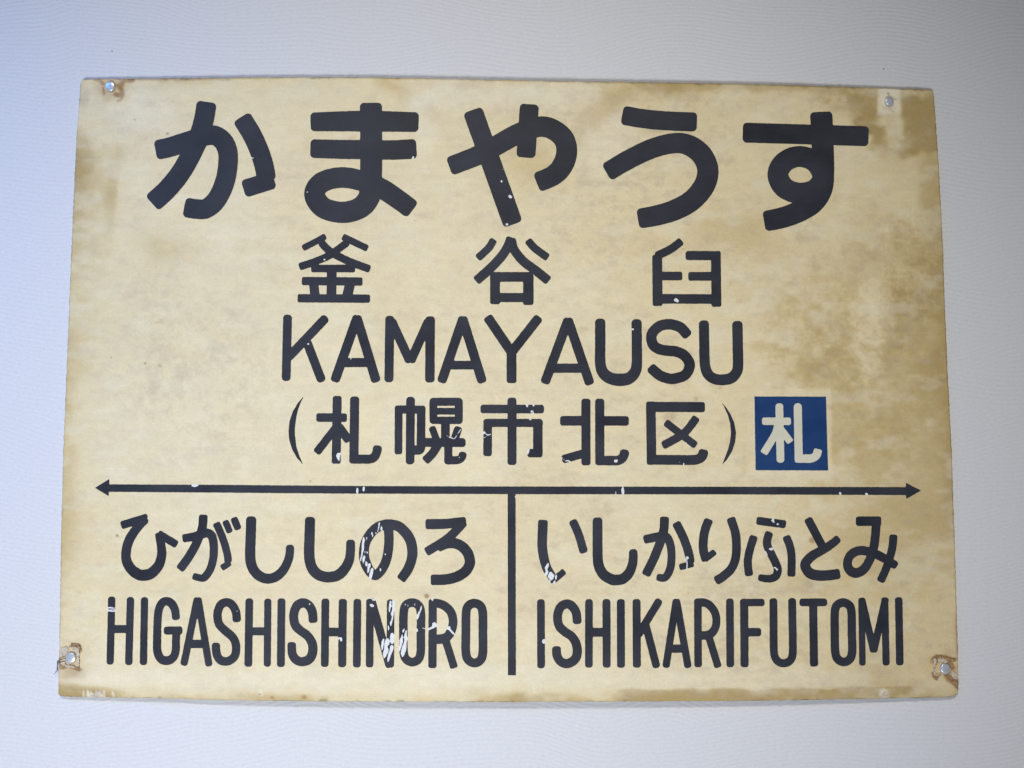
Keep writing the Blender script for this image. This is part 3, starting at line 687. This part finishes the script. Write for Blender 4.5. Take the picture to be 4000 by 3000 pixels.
g(LT, 'f2', 50, [('L', [(484, 203), (466, 1338)], 130), ('L', [(792, 208), (782, 1338)], 120), ('L', [(470, 750), (790, 750)], 132, 10)])
g(LT, 'f2', 50, [('L', [(1018, 203), (1008, 1343)], 132)])
g(LT, 'f2', 48, [('C', [(1547, 610), (1530, 430), (1470, 320), (1380, 278), (1280, 320), (1230, 430), (1222, 540), (1250, 650), (1330, 735), (1440, 815), (1510, 910), (1540, 1020), (1525, 1140), (1470, 1220), (1360, 1255), (1260, 1220), (1200, 1130), (1190, 1040), (1188, 930)], [150, 154, 150, 148, 158, 150, 140])], (), [('E', (1485, 297, 11, 17))])
g(LT, 'f2', 50, [('L', [(1748, 208), (1737, 1341)], 130), ('L', [(2038, 213), (2026, 1345)], 137), ('L', [(1740, 762), (2030, 762)], 142, 10)], (), [('P', [(1945, 872), (1990, 848), (2022, 848), (2030, 900), (2010, 925), (1993, 905), (1988, 878), (1950, 900)])])
g(LT, 'f3', 50, [('L', [(408, 213), (398, 1350)], 131)])
g(LT, 'f3', 46, [('L', [(617, 211), (610, 1348)], 127), ('L', [(961, 220), (955, 1351)], 126), ('L', [(632, 211), (953, 1350)], 141)],
  (), [('P', [(640, 205), (700, 215), (706, 242), (660, 238)]), ('P', [(603, 312), (640, 292), (688, 315), (682, 347), (640, 342)]), ('P', [(948, 242), (972, 238), (974, 330), (950, 400), (940, 455), (930, 380), (935, 310)]),
       ('P', [(990, 215), (1040, 215), (1027, 380), (1012, 440), (1002, 540), (975, 640), (960, 665), (947, 610), (970, 560), (980, 500), (960, 460), (985, 400)]), ('P', [(913, 660), (930, 648), (937, 720), (915, 752)]), ('E', (984, 865, 37, 100)),
       ('P', [(828, 880), (854, 868), (850, 940), (835, 1050), (810, 1064), (800, 1000), (810, 930)]), ('P', [(878, 880), (922, 860), (944, 900), (935, 970), (910, 1000), (927, 1050), (915, 1110), (880, 1170), (848, 1205), (832, 1120), (850, 1050), (856, 950)]), ('P', [(950, 990), (990, 970), (1012, 1000), (1002, 1070), (965, 1140), (940, 1220), (915, 1265), (903, 1220), (920, 1130), (945, 1060)])])
o1 = [(1318, 273), (1220, 310), (1178, 430), (1172, 780), (1175, 1080), (1215, 1210), (1318, 1262), (1420, 1215), (1460, 1090), (1463, 780), (1462, 430), (1415, 310)]
g(LT, 'f3', 20, [('O', o1, 143)], (), [('E', (1203, 312, 6, 22)), ('E', (1247, 318, 6, 26)), ('E', (1363, 302, 6, 20)), ('P', [(1482, 318), (1477, 370), (1447, 450), (1420, 540), (1390, 555), (1398, 470), (1440, 410), (1465, 330)]), ('P', [(1152, 742), (1192, 698), (1194, 740), (1165, 772)]),
       ('P', [(1213, 730), (1234, 738), (1224, 820), (1242, 870), (1222, 960), (1222, 1050), (1190, 1140), (1158, 1180), (1126, 1120), (1140, 1050), (1175, 950), (1193, 900), (1178, 840)]), ('P', [(1153, 793), (1167, 850), (1162, 930), (1140, 1000), (1120, 1070), (1098, 1085), (1108, 900)]), ('E', (1403, 735, 10, 26)), ('L', [(1478, 692), (1540, 706)], 10, 3)])
g(LT, 'f3', 40, [('L', [(1660, 215), (1655, 1361)], 139), ('C', [(1600, 284), (1740, 285), (1860, 330), (1960, 430), (1997, 570), (1975, 720), (1900, 840), (1790, 878), (1660, 880)], [142, 144, 146, 154, 158]), ('L', [(1868, 880), (2018, 1360)], 132, 30)],
  (), [('P', [(1632, 205), (1672, 205), (1668, 235), (1650, 248)]), ('P', [(1575, 742), (1588, 705), (1650, 665), (1658, 610), (1690, 596), (1722, 620), (1745, 668), (1690, 687), (1650, 707)]), ('P', [(1895, 672), (1950, 662), (1962, 720), (2012, 770), (2020, 803), (1990, 797), (1940, 740), (1890, 712)])])
g(LT, 'f4', 20, [('O', [(1500, 283), (1405, 325), (1365, 440), (1360, 780), (1360, 1100), (1400, 1225), (1500, 1276), (1600, 1230), (1642, 1100), (1643, 780), (1640, 440), (1597, 325)], 147)])
g(LT, 'f5', 52, [('L', [(225, 218), (228, 1363)], 130)], (), [('E', (272, 915, 30, 38))])
g(LT, 'f5', 48, [('C', [(830, 628), (812, 450), (750, 340), (660, 295), (565, 335), (510, 440), (503, 560), (535, 670), (620, 755), (730, 830), (800, 930), (828, 1050), (815, 1170), (750, 1250), (650, 1287), (550, 1250), (495, 1160), (485, 1090), (484, 998)], [148, 152, 148, 148, 158, 148, 148])])
g(LT, 'f5', 50, [('L', [(1024, 216), (1022, 1353)], 130), ('L', [(1314, 214), (1318, 1353)], 135), ('L', [(1024, 766), (1316, 766)], 145, 10)])
g(LT, 'f5', 50, [('L', [(1552, 216), (1556, 1355)], 133)])
g(LT, 'f5', 50, [('L', [(1814, 214), (1820, 1353)], 135), ('L', [(1830, 830), (2204, 220)], 130), ('L', [(1955, 600), (2152, 1358)], 130)])
g(LT, 'f6', 48, [('L', [(606, 213), (428, 1355)], 123), ('L', [(602, 213), (802, 1358)], 123), ('L', [(470, 1038), (750, 1038)], 135, 10)])
g(LT, 'f6', 46, [('L', [(961, 207), (966, 1346)], 128), ('C', [(905, 272), (1060, 272), (1160, 320), (1240, 430), (1270, 560), (1250, 690), (1180, 788), (1080, 817), (960, 818)], [134, 136, 132, 140, 138]), ('L', [(1138, 820), (1302, 1352)], 127, 40)])
g(LT, 'f6', 50, [('L', [(1493, 205), (1500, 1345)], 130)])
g(LT, 'f6', 46, [('L', [(1730, 210), (1738, 1346)], 137), ('L', [(1660, 272), (2072, 270)], 122), ('L', [(1735, 765), (2014, 763)], 139)])
g(LT, 'f7', 50, [('C', [(343, 201), (348, 600), (352, 1060), (380, 1195), (440, 1260), (515, 1280), (600, 1255), (650, 1190), (668, 1060), (662, 600), (655, 198)], 133)])
g(LT, 'f7', 50, [('L', [(776, 270), (1240, 268)], 128), ('L', [(1005, 270), (1020, 1336)], 137)])
g(LT, 'f7', 20, [('O', [(1503, 272), (1410, 310), (1367, 420), (1365, 780), (1372, 1080), (1410, 1205), (1515, 1260), (1615, 1210), (1655, 1080), (1648, 780), (1642, 420), (1597, 310)], 142)])
g(LT, 'f8', 44, [('L', [(1128, 193), (1145, 1319)], 110), ('L', [(1514, 186), (1538, 1316)], 120), ('L', [(1125, 195), (1336, 1098)], 124), ('L', [(1532, 190), (1326, 1098)], 122)])
g(LT, 'f8', 50, [('L', [(1746, 183), (1766, 1315)], 127)])
# --- direction arrow and divider
bar_t = [(427, 1892.2), (860, 1894.2), (1340, 1898.3), (1700, 1899.7), (2060, 1900.7), (2780, 1901.6), (3200, 1902.3), (3538.5, 1903)]
bar_b = [(3538.5, 1934), (3200, 1932.4), (2780, 1931), (2060, 1930.3), (1700, 1929), (1340, 1928), (860, 1924.2), (424.5, 1921)]
g('direction_arrow', 'px', 0, [('P', [(371.3, 1905.8), (427, 1870.6)] + bar_t + [(3538.5, 1885.8), (3597.8, 1916.4), (3540, 1948.6)] + bar_b + [(424, 1937.5)])], (),
  [('P', V['g1'].p([(1733, 200), (1850, 200), (1845, 250), (1780, 266), (1738, 258)])), ('E', (1340 + 172 * .3255, 1860 + 172 * .3255, 4.4, 12.5)), ('E', (1340 + 248 * .3255, 1860 + 155 * .3255, 4.6, 10)), ('E', (2060 + 1145 * .3255, 1860 + 177 * .3255, 5.6, 14)),
   ('E', (2060 + 1060 * .3255, 1860 + 200 * .3255, 1.6, 6)), ('E', (3200 + 348 * .2351, 1840 + 373 * .2351, 4.8, 4.8)), ('E', (3200 + 785 * .2351, 1840 + 383 * .2351, 5.4, 4.8))])
g('divider_line', 'px', 0, [('P', [(1983, 1930.4), (2014, 1930.4), (2015.4, 2638), (1984, 2638)])], (), [('E', (2014, 1940, 3, 4))])

INK, RIM = 0.00028, -0.0004
STEP = 3.0
def field(shapes, holes, step, pad=6):
    bb = np.array([s.bb for s in shapes])
    x0, y0 = bb[:, 0].min() - pad, bb[:, 1].min() - pad
    x1, y1 = bb[:, 2].max() + pad, bb[:, 3].max() + pad
    gx, gy = np.arange(x0, x1 + step, step), np.arange(y0, y1 + step, step)
    XX, YY = np.meshgrid(gx, gy)
    f = np.full(XX.shape, 1e9)
    for s in shapes:
        f = np.minimum(f, s.sdf(XX, YY))
    for h in holes:
        f = np.maximum(f, -h.sdf(XX, YY))
    return f, XX, YY, x0, y0
def letter(name, vname, r, strokes, holes, chips, parent, material, off=0.0):
    v = V[vname]
    sh, ho, ch = build(v, strokes, r), build(v, holes, 0), build(v, chips, 3)
    step = STEP if not chips else 2.4
    f, XX, YY, x0, y0 = field(sh, ho, step)
    f = f + (vnoise(XX / 9, YY / 9, 3) - 0.5) * 0.9            # brush-uneven outline
    cs = [c.sdf(XX, YY) + (vnoise(XX / 5, YY / 5, 7) - 0.5) * 2.0 for c in ch]
    whole = f.copy()
    for c in cs:
        f = np.maximum(f, -c)
    P, F = sdf_mesh(f, x0, y0, step, INK + off, RIM + off)
    o = link_mesh(name, P, F, material, parent)
    for c, s in zip(cs, ch):
        # the white patch where the paint has come off, lower than the paint around it
        st = 1.5
        f2, X2, Y2, a0, b0 = field([s], (), st, 4)
        f2 = f2 + (vnoise(X2 / 5, Y2 / 5, 7) - 0.5) * 2.0
        g2 = np.full(X2.shape, 1e9)
        for q in sh:
            g2 = np.minimum(g2, q.sdf(X2, Y2))
        for q in ho:
            g2 = np.maximum(g2, -q.sdf(X2, Y2))
        f2 = np.maximum(f2 - 1.0, g2 - 1.5)
        res = sdf_mesh(f2, a0, b0, st, 0.00012 + off, RIM + off)
        if res:
            link_mesh('paint_chip', res[0], res[1], M_CHIP, o)
    return o
for (name, vname, r, strokes, holes, chips) in G:
    letter(name, vname, r, strokes, holes, chips, sign, M_INK)
# blue route emblem with its cream character
sq = letter('emblem_square', 'd6', 0, [('P', [(437, 145), (1843, 148), (1885, 1597), (460, 1592)])], (), (), sign, M_BLUE)
sq['label'] = 'blue square with one cream character'
letter(KC, 'd6', 44, [('L', [(925, 278), (950, 1447)], 153, 66), ('L', [(586, 630), (1155, 632)], 146), ('C', [(905, 690), (860, 850), (780, 1000), (616, 1264)], 150, 20), ('L', [(940, 770), (1150, 1046)], 142, 32),
                      ('L', [(1287, 278), (1308, 1447)], 160, 72), ('C', [(1232, 1363), (1450, 1365), (1560, 1358), (1650, 1305), (1692, 1178)], 164, 34)], (), (), sq, M_CREAM, 0.00028)

# ------------------------------------------------------------------ bolts and damage round them
def bolt(px, py, rpx, label, tilt):
    c = to_world([px], [py], 0.0)[0]
    R = rpx * MMPX
    prof = [(0.0, 0.0030), (0.35, 0.00298), (0.62, 0.0029), (0.70, 0.00275), (0.82, 0.0027), (0.92, 0.0024), (0.985, 0.0019), (1.0, 0.0013), (0.99, -0.0002), (0.6, -0.0004), (0.45, -0.012)]
    K = 40
    vs, fs = [], []
    for j, (q, h) in enumerate(prof):
        for i in range(K):
            a = i / K * 2 * math.pi
            w = 1 + 0.02 * math.sin(3 * a + px)
            x, z = R * q * math.cos(a) * w, R * q * math.sin(a) * w
            vs.append((x, -h - tilt[0] * x - tilt[1] * z, z))
    for j in range(len(prof) - 1):
        for i in range(K):
            k = (i + 1) % K
            fs.append((j * K + i, j * K + k, (j + 1) * K + k, (j + 1) * K + i))
    fs.append(tuple(range(K - 1, -1, -1)))
    o = link_mesh('bolt', vs, fs, M_METAL, sign, True)
    o.location = c
    o['label'] = label
    return o
bolt(433, 340, 19.5, 'shiny round bolt head ringed with rust', (0.02, 0.06))
bolt(3471, 397, 18.5, 'round bolt head inside a clean pale square', (-0.05, -0.04))
bolt(279, 2569, 20.5, 'round bolt head in a torn square patch with loose fibres', (0.03, 0.05))
bolt(3689, 2611, 20, 'round bolt head in a torn rusty patch', (-0.06, -0.05))

def flake(name, pts, material, top, parent, seed=0, step=2.0):
    s = Shape('P', pts)
    f, XX, YY, x0, y0 = field([s], (), step)
    f = f + (fbm(XX / 6, YY / 6, seed, 3) - 0.5) * 9
    res = sdf_mesh(f, x0, y0, step, top, -0.0006)
    if res is None:
        return None
    P, F = res
    P[:, 1] -= (fbm(P[:, 0] * 700, P[:, 2] * 700, seed + 3, 2) - 0.5) * top * 1.2
    return link_mesh(name, P, F, material, parent)
for i, (nm, pts, mt, tp) in enumerate((
        ('torn_flap', [(236, 2532), (262, 2524), (268, 2540), (252, 2562), (238, 2570)], M_FIBRE, 0.0010),
        ('torn_flap', [(270, 2528), (304, 2528), (311, 2548), (309, 2602), (301, 2606), (302, 2560), (296, 2540)], M_FIBRE, 0.0013),
        ('torn_flap', [(238, 2582), (252, 2586), (262, 2598), (296, 2604), (290, 2610), (256, 2606), (238, 2596)], M_FIBRE, 0.0011),
        ('rusty_flap', [(233, 2588), (258, 2592), (262, 2606), (250, 2614), (234, 2612)], M_RUSTY, 0.0006),
        ('rusty_flap', [(276, 2514), (308, 2518), (316, 2540), (311, 2544), (303, 2525), (276, 2522)], M_RUSTY, 0.0012),
        ('rusty_flap', [(290, 2604), (312, 2606), (310, 2622), (294, 2616)], M_RUSTY, 0.0005),
        ('torn_flap', [(3648, 2574), (3656, 2566), (3657, 2590), (3655, 2612), (3660, 2642), (3652, 2640), (3647, 2610)], M_FIBRE, 0.0014),
        ('torn_flap', [(3664, 2572), (3690, 2572), (3702, 2586), (3690, 2590), (3668, 2584)], M_FIBRE, 0.0010),
        ('torn_flap', [(3716, 2620), (3736, 2628), (3736, 2656), (3722, 2648), (3710, 2634)], M_FIBRE, 0.0010),
        ('rusty_flap', [(3658, 2560), (3680, 2562), (3694, 2570), (3668, 2572), (3658, 2596), (3652, 2580)], M_RUSTY, 0.0009),
        ('rusty_flap', [(3698, 2568), (3732, 2576), (3730, 2584), (3718, 2582), (3726, 2606), (3722, 2614), (3704, 2592)], M_RUSTY, 0.0009),
        ('rusty_flap', [(3642, 2630), (3650, 2630), (3658, 2648), (3674, 2634), (3668, 2646), (3658, 2656), (3646, 2648)], M_RUSTY, 0.0006),
        ('rusty_flap', [(3702, 2640), (3712, 2640), (3724, 2652), (3742, 2658), (3742, 2690), (3726, 2676), (3716, 2656)], M_RUSTY, 0.0006),
        ('torn_flap', [(352, 2722), (366, 2706), (370, 2716), (388, 2698), (396, 2700), (384, 2724)], M_FIBRE, 0.0004),
        ('torn_flap', [(3442, 2726), (3450, 2706), (3460, 2702), (3470, 2724)], M_FIBRE, 0.0005),
)):
    flake(nm, pts, mt, tp, sign, 60 + i)
def strand(pts, rad, out):
    P = crom(pts, 6)
    W3 = to_world(P[:, 0], P[:, 1], 0.0)
    W3[:, 1] = -np.interp(np.linspace(0, 1, len(P)), np.linspace(0, 1, len(out)), out)
    cu = bpy.data.curves.new('loose_fibre', 'CURVE')
    cu.dimensions = '3D'
    cu.bevel_depth, cu.bevel_resolution = rad, 2
    sp = cu.splines.new('POLY')
    sp.points.add(len(W3) - 1)
    for k, p in enumerate(W3):
        sp.points[k].co = (*p, 1)
        sp.points[k].radius = 1 - 0.6 * k / len(W3)
    cu.materials.append(M_THREAD)
    t = bpy.data.objects.new('tmp', cu)
    COL.objects.link(t)
    dg = bpy.context.evaluated_depsgraph_get()
    me2 = bpy.data.meshes.new_from_object(t.evaluated_get(dg))
    bpy.data.objects.remove(t)
    o = bpy.data.objects.new('loose_fibre', me2)
    COL.objects.link(o)
    o.parent = sign
strand([(262, 2568), (244, 2574), (230, 2578), (226, 2594), (226, 2612), (220, 2624), (208, 2636)], 0.0005, [0.007, 0.0065, 0.005, 0.004, 0.003])
strand([(240, 2576), (229, 2586), (224, 2604), (222, 2616), (216, 2628)], 0.0004, [0.0065, 0.005, 0.004, 0.0025])
strand([(236, 2580), (228, 2600), (228, 2618), (224, 2626)], 0.0004, [0.0065, 0.005, 0.003])

# two pin holes left in the wallpaper
for (px_, py_) in ((437, 199), (3452, 269)):
    a, b = (px_ - 2000) / FPX, (py_ - 1500) / FPX
    D = FWD + a * RIGHT + b * DOWN
    p = CAM + D * (-0.0004 - CAM[1]) / D[1]
    vs = [(p[0] + 0.0005 * math.cos(t) * (1 + .3 * math.sin(2 * t)), p[1], p[2] + 0.0007 * math.sin(t)) for t in [i / 10 * 2 * math.pi for i in range(10)]]
    vs += [(v[0], 0.001, v[2]) for v in vs[:10]]
    fs = [tuple(range(10))] + [(i, i + 10, (i + 1) % 10 + 10, (i + 1) % 10) for i in range(10)]
    link_mesh('pin_hole', vs, fs, M_THREAD, wall)
